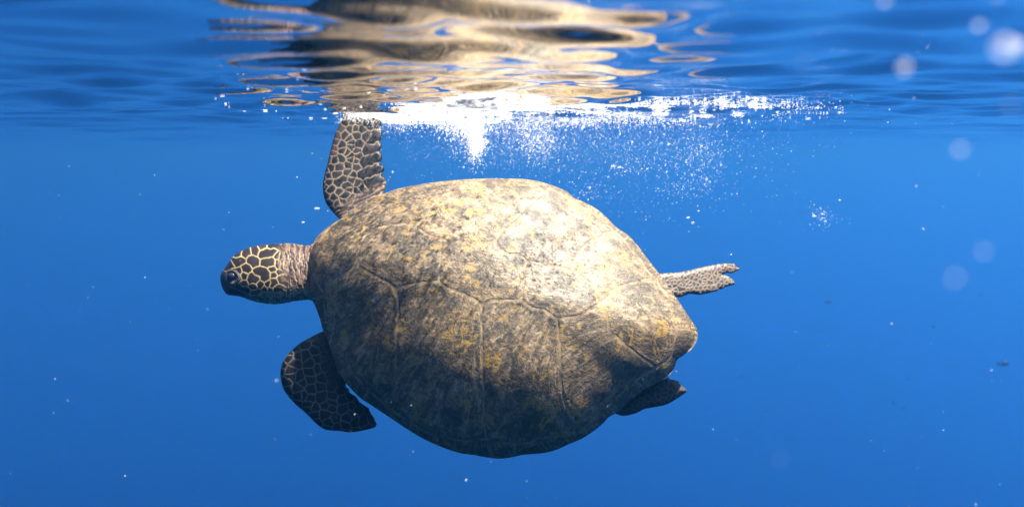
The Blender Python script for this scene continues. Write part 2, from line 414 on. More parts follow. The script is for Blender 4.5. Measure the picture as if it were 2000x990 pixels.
for n_, (poly, fc_) in enumerate(SC):
    poly = wob(poly)
    pts, tri, bd = fill(poly, 3.0, (1.3, 3.2))
    ed = edge_dist(pts, poly); ed[bd] = 0
    od = edge_dist(pts, OUTS)
    lift = -0.0008 + 0.0012 * smooth(0.4, 2.4, ed) + 0.0006 * smooth(2, 24, ed)
    lift = np.where(od < 2.0, np.maximum(lift, 0.0012), lift)             # no groove along the rim
    lift = lift + 0.0002 * np.sin(ed / 2.6 + 2 * vnoise(pts[:, 0] / 20, pts[:, 1] / 20, 2)) * smooth(26, 4, ed) * smooth(1, 4, ed)
    yd = surf(pts[:, 0], pts[:, 1]) - lift
    V = loc(pts[:, 0], pts[:, 1], yd)
    # skirt: the edge turns down into the shell under it
    me = mesh('scute', V, tri[:, ::-1] if False else tri)
    # make the outside face the camera
    nrm = np.cross(V[tri[:, 1]] - V[tri[:, 0]], V[tri[:, 2]] - V[tri[:, 0]])
    if (nrm @ F_).sum() > 0: me.flip_normals()
    dxy = pts - np.array(fc_); ang = np.arctan2(dxy[:, 1], dxy[:, 0]); rad = np.hypot(dxy[:, 0], dxy[:, 1])
    fan = np.stack([ang * 3.2, rad * 0.0032, np.full(len(pts), n_ * 1.7)], 1)
    at_ = me.attributes.new('fan', 'FLOAT_VECTOR', 'POINT'); at_.data.foreach_set('vector', fan.astype(np.float32).ravel())
    at_ = me.attributes.new('shade', 'FLOAT', 'POINT'); at_.data.foreach_set('value', np.full(len(pts), srng.random(), np.float32))
    link('scute', me, M_SCUTE, carapace)

# --- body: head, neck, flippers and underside in one continuous skin
def cells(P, seeds, ids):
    """distance to the border between the nearest scale and its neighbours, and the nearest scale"""
    e = np.zeros(len(P)); c = np.zeros(len(P), int)
    for k_ in range(0, len(P), 4000):
        q = P[k_:k_ + 4000]
        d2 = ((q[:, None] - seeds)**2).sum(-1); i = d2.argmin(1); same = ids[None] == ids[i][:, None]
        d2b = np.where(same, 1e9, d2); j = d2b.argmin(1); ar = np.arange(len(q))
        e[k_:k_ + 4000] = (d2b[ar, j] - d2[ar, i]) / (2 * np.sqrt(((seeds[i] - seeds[j])**2).sum(1)) + 1e-6); c[k_:k_ + 4000] = ids[i]
    return e, c
def seedset(groups, ox, oy, sc):
    s, i = [], []
    for n_, g in enumerate(groups):
        for p in g: s.append((ox + p[0] / sc, oy + p[1] / sc)); i.append(n_)
    return np.array(s), np.array(i)
def hexseeds(lo, hi, sx, sy, jit, rot=0.0, seed=1):
    r = np.random.default_rng(seed); c, s = math.cos(rot), math.sin(rot); out = []
    mid = ((lo[0] + hi[0]) / 2, (lo[1] + hi[1]) / 2); n = 40
    for a in range(-n, n):
        for b in range(-n, n):
            x = (a + 0.5 * (b % 2) + r.normal(0, jit)) * sx; y = (b + r.normal(0, jit)) * sy
            p = (mid[0] + x * c - y * s, mid[1] + x * s + y * c)
            if lo[0] < p[0] < hi[0] and lo[1] < p[1] < hi[1]: out.append(p)
    return np.array(out), np.arange(len(out))
def warp(P, amp=1.0, sc=9.0):
    return P + amp * np.stack([vnoise(P[:, 0] / sc, P[:, 1] / sc, 21), vnoise(P[:, 0] / sc, P[:, 1] / sc, 22)], 1)
SEAMC = np.array((0.40, 0.31, 0.17)); DARK = np.array((0.022, 0.018, 0.018)); SKIN = np.array((0.20, 0.135, 0.095))
def scale_colour(e, c, width, seamc=SEAMC, dark=DARK, seed=0, soft=1.1):
    r = np.random.default_rng(100 + seed).random((4000, 3))
    tone = dark * (0.55 + 1.1 * r[c % 4000, :1]) * (0.9 + 0.25 * r[c % 4000])
    halo = smooth(width + 4.5, width, e)[:, None]                        # scales are browner near their rim
    tone = lerp(tone, tone * 1.7 + np.array((0.015, 0.010, 0.006)), halo * 0.8)
    return lerp(seamc, tone, smooth(width - soft * 0.6, width + soft, e)[:, None])
COLS = {}
def colmesh(name, V, faces, col):
    me = mesh(name, V, faces)
    col = col * 0.42
    a = me.attributes.new('col', 'FLOAT_COLOR', 'POINT')
    a.data.foreach_set('color', np.concatenate([col, np.ones((len(col), 1))], 1).astype(np.float32).ravel())
    return me
def flipper(name, outline, yfun, thick, edge_w, pattern, step=1.7):
    """closed blade: outline in photo pixels, mid-plane depth yfun(px,py), half thickness in m"""
    poly = spline(outline, step)
    pts, tri, bd = fill(poly, step)
    ed = edge_dist(pts, poly); ed[bd] = 0
    w = edge_w(pts[:, 0], pts[:, 1]); q = np.clip(ed / w, 0, 1)
    th = thick(pts[:, 0], pts[:, 1]) * np.sqrt(1 - (1 - q)**2)
    col, rel = pattern(pts, ed)
    ym = yfun(pts[:, 0], pts[:, 1])
    rel = rel * smooth(0, 2.5, ed)
    front = loc(pts[:, 0], pts[:, 1], ym - th - rel); backv = loc(pts[:, 0], pts[:, 1], ym + th + rel)
    n = len(pts); inner = np.where(~bd)[0]; mp = np.arange(n); mp[inner] = n + np.arange(len(inner))
    V = np.concatenate([front, backv[inner]]); cl = np.concatenate([col, col[inner]])
    faces = np.concatenate([tri, mp[tri][:, ::-1]])
    # outward: the front must face the camera
    nr_ = np.cross(V[tri[:, 1]] - V[tri[:, 0]], V[tri[:, 2]] - V[tri[:, 0]])
    if (nr_ @ F_).sum() > 0: faces = faces[:, ::-1]
    return colmesh(name, V, faces, cl)
def Z(pts, ox, oy, sc): return [(ox + x / sc, oy + y / sc) for x, y in pts]

# raised front flipper, breaking the surface
o1 = Z([(455,60),(440,100),(420,150),(400,190),(375,240),(355,310),(335,390),(315,470),(295,550),(281,620),(281,690),(300,770),(340,830),(390,885),(440,925),(520,980),(640,1000),(760,940),(800,840),(770,760),
        (745,705),(768,660),(766,600),(752,575),(738,568),(754,520),(748,492),(724,482),(722,472),(738,430),(734,405),(722,390),(722,372),(735,345),(730,318),(722,310),(736,260),(735,215),(725,200),(738,150),(735,100),(722,60),(716,20),(735,-30),(720,-100),(700,-180),(660,-260),(610,-330),(570,-350),(540,-320),(510,-230),(490,-130),(470,-20)], 560, 200, 3.959)
g1 = [[(615,260)],[(690,265),(660,300),(710,245)],[(620,370),(660,355),(705,340)],[(590,455),(640,440),(700,425)],[(575,565),(640,540),(720,510)],[(630,625),(690,610),(740,590)],
      [(490,205)],[(535,205)],[(580,205)],[(485,285)],[(540,255)],[(455,250)],[(430,335)],[(437,368)],[(500,312)],[(555,325)],[(500,347)],[(545,370)],[(470,385)],[(490,412)],[(552,418)],[(425,432)],[(365,445)],[(500,442)],
      [(535,452)],[(415,500),(395,510)],[(480,490)],[(345,505)],[(405,545),(385,555)],[(535,495)],[(480,535),(460,545)],[(315,570)],[(415,610),(395,625),(440,590)],[(505,600)],[(550,622)],[(510,560)],[(320,618)],[(330,680),(350,668)],
      [(300,650)],[(455,645),(480,640)],[(480,672)],[(408,690)],[(440,722),(465,712)],[(500,745),(515,730)],[(360,735)],[(395,785)],[(335,780)],[(450,820)],[(505,800)],[(430,770)],[(400,850)],[(540,688)],[(578,655)],[(545,738)],
      [(405,195),(420,205)],[(390,250)],[(372,305)],[(358,350)],[(343,395)],[(330,435)],[(300,520)],[(288,585)],[(286,640)],[(305,715)],[(345,830)],[(440,880)],[(500,860)],
      [(640,170),(610,160)],[(700,170)],[(560,150)],[(500,150)],[(450,160)],[(690,110)],[(620,100)],[(550,90)],[(480,90)],[(700,40)],[(620,30)],[(540,20)],[(490,-20)],[(640,-60)],[(560,-70)],[(690,-100)],[(620,-150)],[(540,-160)],[(600,-250)],[(560,-300)]]
s1, i1 = seedset(g1, 560, 200, 3.959)
def pat1(P, ed):
    e, c = cells(warp(P, 1.1, 8), s1, i1)
    col = scale_colour(e, c, 0.62, np.array((0.60, 0.45, 0.27)), np.array((0.022, 0.016, 0.016)), 1)
    rel = 0.0006 * smooth(0.5, 3, e)
    big = c < 6
    rel = rel + big * 0.0008 * smooth(0.5, 7, e)
    # reddish brown scales along the leading edge near the tip
    t_ = ((c >= 54) & (c <= 59))[:, None] * smooth(1.2, 2.5, e)[:, None]
    col = lerp(col, np.array((0.17, 0.095, 0.075)), t_ * 0.85)
    # wrinkled skin at the armpit
    sk = smooth(0, 14, (P[:, 0] - 690) * 0.5 + (P[:, 1] - 372) * 0.9 - 6)[:, None]
    wr_ = 1.6 * vnoise((P[:, 1] * 0.9 + P[:, 0] * 0.45) / 2.6, (P[:, 0] * 0.9 - P[:, 1] * 0.45) / 11 + vnoise(P[:, 0] / 9, P[:, 1] / 9, 31), 32)
    col = lerp(col, lerp(np.array((0.10, 0.065, 0.048)), np.array((0.50, 0.35, 0.25)), smooth(-0.6, 0.8, wr_)[:, None]), sk)
    rel = rel * (1 - sk[:, 0]) + sk[:, 0] * 0.0009 * wr_
    return col, rel
fl1 = flipper('f1', o1, lambda x, y: 0.165 + (420 - y) * MM * 0.56, lambda x, y: 0.015 - 0.008 * smooth(650, 750, x) + 0 * y, lambda x, y: 26 - 14 * smooth(690, 750, x), pat1)
# lower front flipper
o2 = Z([(560,90),(490,105),(440,128),(390,155),(330,188),(270,238),(222,290),(195,340),(182,400),(185,460),(200,520),(230,572),(290,640),(370,710),(440,780),(490,820),(540,836),(620,842),(690,851),(760,845),(830,830),(880,815),(897,790),(884,765),(878,745),
        (855,712),(842,685),(838,672),(812,655),(770,627),(762,612),(742,585),(722,572),(695,553),(690,528),(668,508),(690,440),(760,330),(740,180),(650,100)], 500, 620, 3.806)
s2a, i2a = hexseeds((530, 640), (760, 860), 23, 13.5, 0.2, 0.55, 5)
s2, i2 = s2a, i2a
def pat2(P, ed):
    e, c = cells(warp(P, 1.5, 9), s2, i2)
    col = scale_colour(e, c, 0.6, np.array((0.34, 0.31, 0.20)), np.array((0.016, 0.013, 0.012)), 2, 0.8)
    sk = smooth(0, 22, (P[:, 0] - 612) + (P[:, 1] - 700) * -0.25 - 4)[:, None] * smooth(770, 735, P[:, 1])[:, None]
    wr_ = vnoise(P[:, 0] / 3, P[:, 1] / 3, 33)
    col = lerp(col, lerp(np.array((0.03, 0.024, 0.02)), np.array((0.085, 0.06, 0.045)), smooth(-0.5, 0.9, wr_)[:, None]), sk)
    return col, 0.0006 * smooth(0.4, 3, e) * (1 - sk[:, 0]) + 0.0008 * wr_ * sk[:, 0]
fl2 = flipper('f2', o2, lambda x, y: -0.005 + (740 - y) * MM * 0.25 + (x - 640) * MM * 0.1, lambda x, y: 0.017 - 0.010 * smooth(640, 740, x) * smooth(700, 800, y), lambda x, y: 24 + 0 * x, pat2)
# upper hind flipper
o3 = Z([(100,420),(280,398),(420,386),(600,375),(750,345),(950,300),(1130,260),(1300,228),(1450,214),(1560,225),(1605,250),(1612,285),(1667,305),(1640,335),(1580,365),(1500,395),(1440,386),(1400,400),(1348,415),(1430,435),(1500,470),(1550,520),(1577,570),(1550,595),
        (1480,615),(1400,640),(1370,665),(1300,676),(1270,700),(1200,720),(1100,745),(1000,765),(975,772),(900,765),(780,755),(700,780),(615,813),(540,805),(420,800),(250,760),(60,640),(20,500)], 1260, 490, 9.0)
g3 = [[(520,600),(600,650),(680,670)],[(850,710),(910,715)],[(970,540)],[(1120,545),(1180,550)],[(1340,510)],[(1440,540)],[(1200,625)],[(820,450)],[(1350,250),(1450,245),(1510,262)],[(1440,350)],[(1140,345)],[(910,415)],[(650,440)],[(560,420)],[(700,470)],[(1100,295)],[(1220,270)],[(400,545)],[(430,620)],
      [(1000,320)],[(880,350)],[(1300,300)],[(1500,290)],[(1050,620)],[(860,570)],[(1490,570)],[(1100,690)]]
s3, i3 = seedset(g3, 1260, 490, 9.0)
s3h, i3h = hexseeds((1262, 515), (1450, 585), 10, 5.5, 0.22, -0.25, 6)
keep = ((s3h[:, None] - s3)**2).sum(-1).min(1) > 5.5**2
s3 = np.concatenate([s3, s3h[keep]]); i3 = np.concatenate([i3, 100 + i3h[keep]])
def pat3(P, ed):
    e, c = cells(warp(P, 0.8, 5), s3, i3)
    r = np.random.default_rng(9).random(4000)
    w = np.where(c < 2, 0.6, 0.95 + 0.9 * r[c % 4000])
    big = (c < 2)[:, None]
    col = scale_colour(e, c, w, np.array((0.38, 0.29, 0.21)), np.array((0.075, 0.058, 0.05)), 3, 0.8)
    col = np.where(big, scale_colour(e, c, 0.8, np.array((0.4, 0.31, 0.22)), np.array((0.035, 0.03, 0.035)), 3, 0.8), col)
    return col, 0.0007 * smooth(0.3, 2.5, e)
fl3 = flipper('f3', o3, lambda x, y: 0.06 + (560 - y) * MM * 0.55 + (x - 1300) * MM * 0.25, lambda x, y: 0.010 - 0.0055 * smooth(1330, 1440, x) + 0 * y, lambda x, y: 10 + 0 * x, pat3, 1.2)
# lower hind flipper
o4 = Z([(880,520),(1000,440),(1130,380),(1175,362),(1190,350),(1203,366),(1235,372),(1268,385),(1274,402),(1300,420),(1327,452),(1308,470),(1240,516),(1170,551),(1080,570),(1020,581),(960,611),(880,629),(835,622),(800,605),(740,560),(760,500),(820,470)], 980, 640, 3.667)
s4, i4 = hexseeds((1180, 720), (1350, 830), 13, 8.5, 0.22, -0.45, 7)
def pat4(P, ed):
    e, c = cells(warp(P, 1.0, 6), s4, i4)
    col = scale_colour(e, c, 0.7, np.array((0.16, 0.15, 0.13)), np.array((0.025, 0.025, 0.027)), 4)
    tip = smooth(1310, 1335, P[:, 0])[:, None]
    return lerp(col, np.array((0.14, 0.11, 0.095)), tip * 0.6), 0.0006 * smooth(0.3, 2.5, e)
fl4 = flipper('f4', o4, lambda x, y: -0.035 + (x - 1250) * MM * 0.12 + (770 - y) * MM * 0.3, lambda x, y: 0.011 + 0 * x, lambda x, y: 13 + 0 * x, pat4, 1.5)

# head and neck: a loft along x
TOPC = np.array([(150,548),(153,525),(165,498),(190,462),(220,430),(245,390),(270,355),(305,325),(350,300),(400,276),(450,259),(520,247),(590,240),(680,232),(750,228),(830,224),(900,233),(960,244),(1010,246),(1060,225),(1200,170),(1500,120)], float)
BOTC = np.array([(150,575),(153,600),(160,630),(170,655),(185,685),(205,712),(230,724),(280,729),(340,737),(380,752),(430,771),(520,796),(600,808),(680,811),(760,805),(860,785),(940,776),(1010,768),(1060,790),(1200,860),(1500,930)], float)
WID = np.array([(150,3),(165,12),(200,24),(260,36),(340,43),(450,50),(600,55),(700,55),(800,51),(900,49),(1000,50),(1150,62),(1500,85)], float)
nx, na = 300, 330
tt = np.linspace(0, 1, nx); Xz = 150 + (1430 - 150) * (0.18 * tt + 0.82 * tt**1.35)
hx = 400 + Xz / 4.95
top = 430 + np.interp(Xz, TOPC[:, 0], TOPC[:, 1]) / 4.95; bot = 430 + np.interp(Xz, BOTC[:, 0], BOTC[:, 1]) / 4.95; wid = np.interp(Xz, WID[:, 0], WID[:, 1])
def sm(a, n=3):
    for _ in range(n): a = np.concatenate([a[:1], (a[:-2] + 2 * a[1:-1] + a[2:]) / 4, a[-1:]])
    return a
top, bot, wid = sm(top, 6), sm(bot, 6), sm(wid, 10)
al = np.linspace(0, 2 * math.pi, na, endpoint=False)
ca, sa = np.cos(al), np.sin(al)
sq = lambda v_, p: np.sign(v_) * np.abs(v_)**p
PX = np.repeat(hx[:, None], na, 1); cz = ((top + bot) / 2)[:, None]; hh = ((bot - top) / 2)[:, None]
ex = 0.90
PY = cz - hh * sq(sa, ex)[None]; DEP = -wid[:, None] * sq(ca, ex)[None]      # ca>0 faces the camera
P2 = np.stack([PX.ravel(), PY.ravel()], 1)
gh = [[(330,322)],[(480,292)],[(560,246)],[(690,246),(640,244)],[(600,310),(660,305),(570,325)],[(300,415),(350,385)],[(450,385),(480,410)],[(590,410),(650,410)],[(400,468)],[(520,495),(560,495),(600,530),(580,560)],[(667,475)],[(668,528)],[(712,410),(712,440)],[(705,348)],[(742,355)],
      [(376,542)],[(450,560),(490,570)],[(372,605)],[(670,590),(655,625)],[(540,620)],[(475,648)],[(580,665)],[(335,650),(370,668),(405,690)],[(475,700),(510,700)],[(612,615)],[(640,668)],[(580,722)],[(740,400)],[(745,450)],[(720,500)],[(735,560)],[(690,660)],[(540,740)],[(640,720)],[(260,440),(235,470)],
      [(380,330),(410,300)],[(250,560),(290,540),(230,520),(330,560),(320,500),(270,490)],[(200,640),(250,660),(180,600),(290,690),(230,620)],[(400,735)],[(470,755)],[(600,765)],[(700,745)]]
sh, ih = seedset(gh, 400, 430, 4.95)
e, c = cells(warp(P2, 0.7, 5), sh, ih)
colh = scale_colour(e, c, 0.8, np.array((0.80, 0.62, 0.27)), np.array((0.034, 0.022, 0.020)), 5, 0.9)
relh = 0.0008 * smooth(0.3, 3.0, e)
zx = (P2[:, 0] - 400) * 4.95; zy = (P2[:, 1] - 430) * 4.95
# beak and the skin round the eye: no scales
bk = smooth(0, 40, (zy - 590) * 1.2 - (zx - 150) * 0.42 + 20) * smooth(470, 330, zx)
bk = np.maximum(bk, smooth(215, 165, zx))
colh = lerp(colh, np.array((0.060, 0.062, 0.066)), bk[:, None]); relh = relh * (1 - bk)
eye_z = (262, 553)
er = np.hypot(zx - eye_z[0], (zy - eye_z[1]) * 1.05)
lid = smooth(92, 74, er)
colh = lerp(colh, lerp(np.array((0.13, 0.12, 0.11)), np.array((0.32, 0.28, 0.25)), smooth(0.2, 0.8, vnoise(zx / 20, zy / 20, 40))[:, None]), lid[:, None])
relh = relh * (1 - lid) + 0.0032 * np.exp(-((er - 62) / 16)**2) - 0.002 * smooth(48, 36, er)
# mouth line
ml = zy - (590 + (zx - 150) * 0.40)
mline = np.exp(-(ml / 5)**2) * smooth(440, 380, zx)
colh = lerp(colh, np.array((0.010, 0.010, 0.012)), mline[:, None] * 0.9); relh = relh - 0.0014 * mline
ml2 = np.exp(-((ml - 16) / 6)**2) * smooth(440, 380, zx) * smooth(190, 240, zx)
colh = lerp(colh, np.array((0.30, 0.29, 0.24)), ml2[:, None] * 0.7)
# neck and throat skin
nk = smooth(-25, 55, zx - 735 + 30 * vnoise(zx / 40, zy / 40, 41) + 0.10 * (560 - zy))
thr = smooth(690, 770, zy + 0.15 * (zx - 400)) * smooth(330, 420, zx)
nk = np.maximum(nk, thr * 0.95)
fold = 1.5 * vnoise(zx / 12 + 1.5 * vnoise(zx / 50, zy / 50, 44), zy / 70, 42) ; fold2 = vnoise(zx / 14, zy / 22, 43); tiny = vnoise(zx / 9, zy / 9, 46)
nc = lerp(np.array((0.08, 0.05, 0.036)), np.array((0.42, 0.27, 0.18)), smooth(-0.9, 1.2, fold + 0.8 * fold2 + 0.6 * tiny)[:, None])
tc = lerp(np.array((0.16, 0.16, 0.09)), np.array((0.60, 0.56, 0.36)), smooth(-0.5, 0.6, tiny + 0.4 * vnoise(zx / 26, zy / 26, 47))[:, None])
low = smooth(610, 720, zy)[:, None]
nc = lerp(nc, tc, low)
colh = lerp(colh, nc, nk[:, None]); relh = relh * (1 - nk) + nk * (0.0006 * fold * (1 - 0.6 * low[:, 0]) + 0.0008 * fold2 + 0.0005 * tiny)
HEADY = 0.10
relh = relh * np.repeat(smooth(0, 0.03, tt), na)
rel2 = relh.reshape(nx, na)
V = at(PX, PY, DIST + HEADY + (DEP + 0.55 * (cz - PY)) * MM) - ROOT_LOC
cen = at(hx, (top + bot) / 2, DIST + HEADY) - ROOT_LOC
dirv = V - cen[:, None, :]; dirv /= np.linalg.norm(dirv, axis=-1, keepdims=True) + 1e-9
V = V + dirv * rel2[..., None]
idx = np.arange(nx * na).reshape(nx, na); nxt = np.roll(idx, -1, 1)
fcs = np.stack([idx[:-1], idx[1:], nxt[1:], nxt[:-1]], -1).reshape(-1, 4)[:, ::-1].tolist()
fcs += [idx[0].tolist(), idx[-1][::-1].tolist()]
head = colmesh('head', V.reshape(-1, 3), fcs, colh)
bm = bmesh.new(); bm.from_mesh(head); bmesh.ops.recalc_face_normals(bm, faces=bm.faces); bm.to_mesh(head); bm.free()

# underside (plastron) closing the shell from behind
NC = 160
phc = np.linspace(-math.pi, math.pi, NC, endpoint=False); Rc = sm(np.concatenate([Rout(phc)] * 3), 6)[NC:2 * NC]; upc = upness(phc)
lay = []
for r, f in [(0.04, 0), (.3, 0), (.55, 0), (.75, 0), (.88, 0), (.94, 0.0)]:
    px = APEX[0] + r * Rc * np.cos(phc); py = APEX[1] - r * Rc * np.sin(phc); lay.append(loc(px, py, surf(px, py) + 0.022))
for r, a, b in [(.955, .02, .07), (.93, .05, .12), (.86, .085, .16), (.7, .11, .18), (.4, .125, .185), (.04, .13, .19)]:
    px = APEX[0] + r * Rc * np.cos(phc); py = APEX[1] - r * Rc * np.sin(phc); lay.append(loc(px, py, y_plane(py) + lerp(a, b, upc)))
lay = np.array(lay); nl = len(lay); idc = np.arange(nl * NC).reshape(nl, NC); nxc = np.roll(idc, -1, 1)
fcs = np.stack([idc[:-1], idc[1:], nxc[1:], nxc[:-1]], -1).reshape(-1, 4).tolist() + [idc[0].tolist(), idc[-1][::-1].tolist()]
colc = np.repeat(np.array([[0.06, 0.045, 0.035]] * 8 + [[0.32, 0.28, 0.18]] * 4), NC, 0)
core = colmesh('core', lay.reshape(-1, 3), fcs, colc)
bm = bmesh.new(); bm.from_mesh(core); bmesh.ops.recalc_face_normals(bm, faces=bm.faces); bmesh.ops.triangulate(bm, faces=bm.faces); bm.to_mesh(core); bm.free()
body = link('body', core, M_BODY, None)
tmp = []
for me in (head, fl1, fl2, fl3, fl4):
    q = link('tmp', me); tmp.append(q)
    md = body.modifiers.new('union', 'BOOLEAN'); md.operation = 'UNION'; md.object = q; md.solver = 'MANIFOLD'
bpy.context.view_layer.update()
dg = bpy.context.evaluated_depsgraph_get()
res = bpy.data.meshes.new_from_object(body.evaluated_get(dg), preserve_all_data_layers=True, depsgraph=dg)
print('BODY', len(core.vertices), [len(q.data.vertices) for q in tmp], '->', len(res.vertices), [a.name for a in res.attributes])
body.modifiers.clear(); body.data = res; res.name = 'body'
if not res.materials: res.materials.append(M_BODY)
res.shade_smooth()
body.parent = turtle
for q in tmp: bpy.data.objects.remove(q)

# eyes
def ico(sub):
    b = bmesh.new(); bmesh.ops.create_icosphere(b, subdivisions=sub, radius=1)
    v = np.array([q.co[:] for q in b.verts]); f = np.array([[w.index for w in q.verts] for q in b.faces]); b.free(); return v, f
iv, if_ = ico(4)
ex_, ey_ = 400 + eye_z[0] / 4.95, 430 + eye_z[1] / 4.95
ix = np.abs(hx - ex_).argmin()
zz = (((top + bot) / 2)[ix] - ey_) / ((bot - top) / 2)[ix]
wd = wid[ix] * math.sqrt(max(0, 1 - abs(zz)**2.1))
for sgn in (-1, 1):
    ctr = at(ex_, ey_, DIST + HEADY + (sgn * (wd - 4.6) + 0.55 * (((top + bot) / 2)[ix] - ey_)) * MM) - ROOT_LOC
    link('eye', mesh('eye', ctr + iv * np.array((0.0122, 0.0112, 0.0112)), if_), M_EYE, turtle)

# ------------------------------------------------------------------ foam and bubbles
iv1, if1 = ico(1); iv2, if2 = ico(2)
def lumps(name, P, R, seed, flat=1.0, sub=1):
    """many small blobs in one mesh"""
    r = np.random.default_rng(seed); v0, f0 = (iv1, if1) if sub == 1 else (iv2, if2)
    n = len(P); sc = R[:, None] * (0.75 + 0.5 * r.random((n, 3))); sc[:, 2] *= flat; sc[:, 0] *= 1 / flat
    V = P[:, None, :] + v0[None] * sc[:, None, :] * (0.85 + 0.3 * r.random((n, len(v0), 1)))
    Fc = f0[None] + (np.arange(n) * len(v0))[:, None, None]
    me = bpy.data.meshes.new(name)
    V = V.reshape(-1, 3).astype(np.float32); Fc = Fc.reshape(-1, 3).astype(np.int32)
    me.vertices.add(len(V)); me.vertices.foreach_set('co', V.ravel())
    me.loops.add(Fc.size); me.loops.foreach_set('vertex_index', Fc.ravel())
    me.polygons.add(len(Fc)); me.polygons.foreach_set('loop_start', np.arange(0, Fc.size, 3, dtype=np.int32))
    me.update(calc_edges=True); me.shade_smooth(); return me
def water_d(px, py):
    """distance along the view axis at which a photo pixel meets the still surface"""
    return -CAMZ / np.maximum((495 - py) / FPX * math.cos(PITCH) - math.sin(PITCH), 1e-3)
br = np.random.default_rng(21)
PL = [  # centre, spread, count, median radius in photo pixels
 (927, 240, 10, 34, 900, 2.3), (915, 215, 26, 22, 900, 2.1), (880, 213, 42, 15, 1100, 1.8), (835, 222, 46, 14, 850, 1.5), (932, 285, 10, 14, 240, 1.8),
 (1050, 272, 20, 20, 420, 1.4), (1000, 230, 45, 22, 800, 1.4), (1110, 218, 75, 14, 1700, 1.9), (1240, 220, 90, 13, 1500, 1.7), (1390, 214, 90, 11, 900, 1.5),
 (1020, 275, 90, 32, 800, 0.9), (1230, 268, 120, 34, 1100, 0.9), (1365, 300, 30, 38, 240, 1.2), (1300, 320, 120, 45, 420, 0.9), (1150, 372, 26, 12, 60, 1.2), (1230, 330, 26, 10, 30, 1.5),
 (775, 238, 26, 14, 330, 1.2), (715, 231, 26, 6, 260, 1.6), (1605, 424, 14, 13, 40, 1.1), (1540, 222, 60, 9, 140, 1.3), (1330, 370, 30, 12, 60, 1.1), (1240, 390, 40, 50, 90, 0.7),
 (1080, 245, 190, 50, 6500, 0.42), (700, 230, 16, 6, 160, 1.6), (900, 290, 90, 40, 300, 0.5), (905, 262, 20, 20, 260, 1.6), (880, 236, 24, 12, 340, 1.7), (1060, 205, 90, 9, 700, 1.8)]
P, R, Q = [], [], []
for cx, cy_, sx, sy, n, mr in PL:
    n = int(n * 2.2)
    px = br.normal(cx, sx, n); py = br.normal(cy_, sy, n); d = br.normal(2.2, 0.09, n)
    # keep below the surface: bring those that would stand above it nearer, or drop them
    lim = water_d(px, py); d = np.where(py < 290, np.minimum(d, lim - 0.01), d)
    ok = (d > 1.45) & (np.hypot((px - 690) / 40, (py - 300) / 60) > 1.0)
    p = at(px, py, d)
    ok &= p[:, 2] < wave(p[:, 0], p[:, 1]) - 0.001
    r = mr * np.exp(br.normal(0, 0.42, n)) * MM * 0.62
    P.append(p[ok]); R.append(r[ok]); Q.append(np.stack([px, py], 1)[ok])
P = np.concatenate(P); R = np.concatenate(R); Q = np.concatenate(Q)
# keep them off the shell
ok = ~inside(Q, OUTS) | (P[:, 1] > 2.3)
P, R, Q = P[ok], R[ok], Q[ok]
order = np.argsort(-R); first = order[:230]; rest = order[230:]
tag(link('bubbles', lumps('bubbles', P[rest], R[rest], 1), M_FOAM), 'cloud of fine white air bubbles under the foam behind the raised flipper', kind='stuff')
# foam floating on the surface
n = 20000
px = np.concatenate([br.uniform(690, 1000, n // 2), br.uniform(880, 1560, n // 2)])
yt = np.interp(px, [690, 760, 830, 900, 1000, 1060, 1130, 1300, 1560], [232, 217, 200, 186, 186, 190, 197, 202, 203])
py = yt + np.abs(br.normal(0, 12, n)) * np.interp(px, [690, 900, 1200, 1560], [0.5, 1.5, 1.0, 0.6])
keep = br.random(n) < smooth(-0.5, 0.9, vnoise(px / 30, py / 9, 60) + 0.5 * vnoise(px / 9, py / 5, 61) - np.interp(px, [690, 850, 1150, 1350, 1560], [-0.4, -0.8, -0.4, 0.35, 0.85]))
px, py = px[keep], py[keep]; d = np.clip(water_d(px, py), 1.2, 2.4)
p = at(px, py, d); p[:, 2] = wave(p[:, 0], p[:, 1]) - 0.002 - 0.004 * br.random(len(p))
tag(link('foam', lumps('foam', p, np.interp(px, [690, 950, 1200], [1.7, 1.8, 1.2]) * np.exp(br.normal(0, 0.4, len(p))) * MM, 2, 0.6), M_FOAM), 'white foam floating at the water line behind the raised flipper', kind='stuff')
n = 1500
q = at(br.uniform(-100, 2100, n), br.uniform(300, 1050, n), br.uniform(0.9, 4.5, n)); q = q[(q[:, 2] < -0.05)]
q = q[~((np.abs(q[:, 0]) < 0.75) & (q[:, 1] > 1.5) & (q[:, 1] < 2.3))]
tag(link('drifting_particles', lumps('drifting_particles', q, 0.00035 * np.exp(br.normal(0, 0.5, len(q))), 7), M_FOAM), 'fine pale particles drifting in the open water', kind='stuff')
# single bubbles: a few shapes shared by all
SHAPES = []
for q in range(5):
    v_ = iv2 * (1 + 0.22 * br.random((len(iv2), 1)) - 0.1) * np.array((1, 0.9, 0.8 - 0.06 * q))
    me = mesh('air_bubble', v_, if2); me.materials.append(M_FOAM); SHAPES.append(me)
def bubble(p, r, label, group, sc=(1, 1, 1), name='air_bubble', cat='bubble'):
    o_ = bpy.data.objects.new(name, SHAPES[br.integers(5)]); COL.objects.link(o_)
    o_.location = p; o_.scale = (r * sc[0], r * sc[1], r * sc[2]); o_.rotation_euler = (0, 0, br.random() * 0.8 - 0.4)
    return tag(o_, label, cat, group)
for i in first:
    x, y = Q[i]
    if x < 800: a = ('white air bubble in the foam beside the raised flipper', 'bubbles beside the raised flipper')
    elif y < 330 and x < 985: a = ('white air bubble in the dense white jet under the foam', 'bubbles of the white jet')
    elif y < 400: a = ('white air bubble in the loose cloud above the rear of the shell', 'bubbles above the rear shell')
    else: a = ('white air bubble in the small cluster apart from the foam', 'bubbles of the small cluster')
    bubble(P[i], R[i], *a)
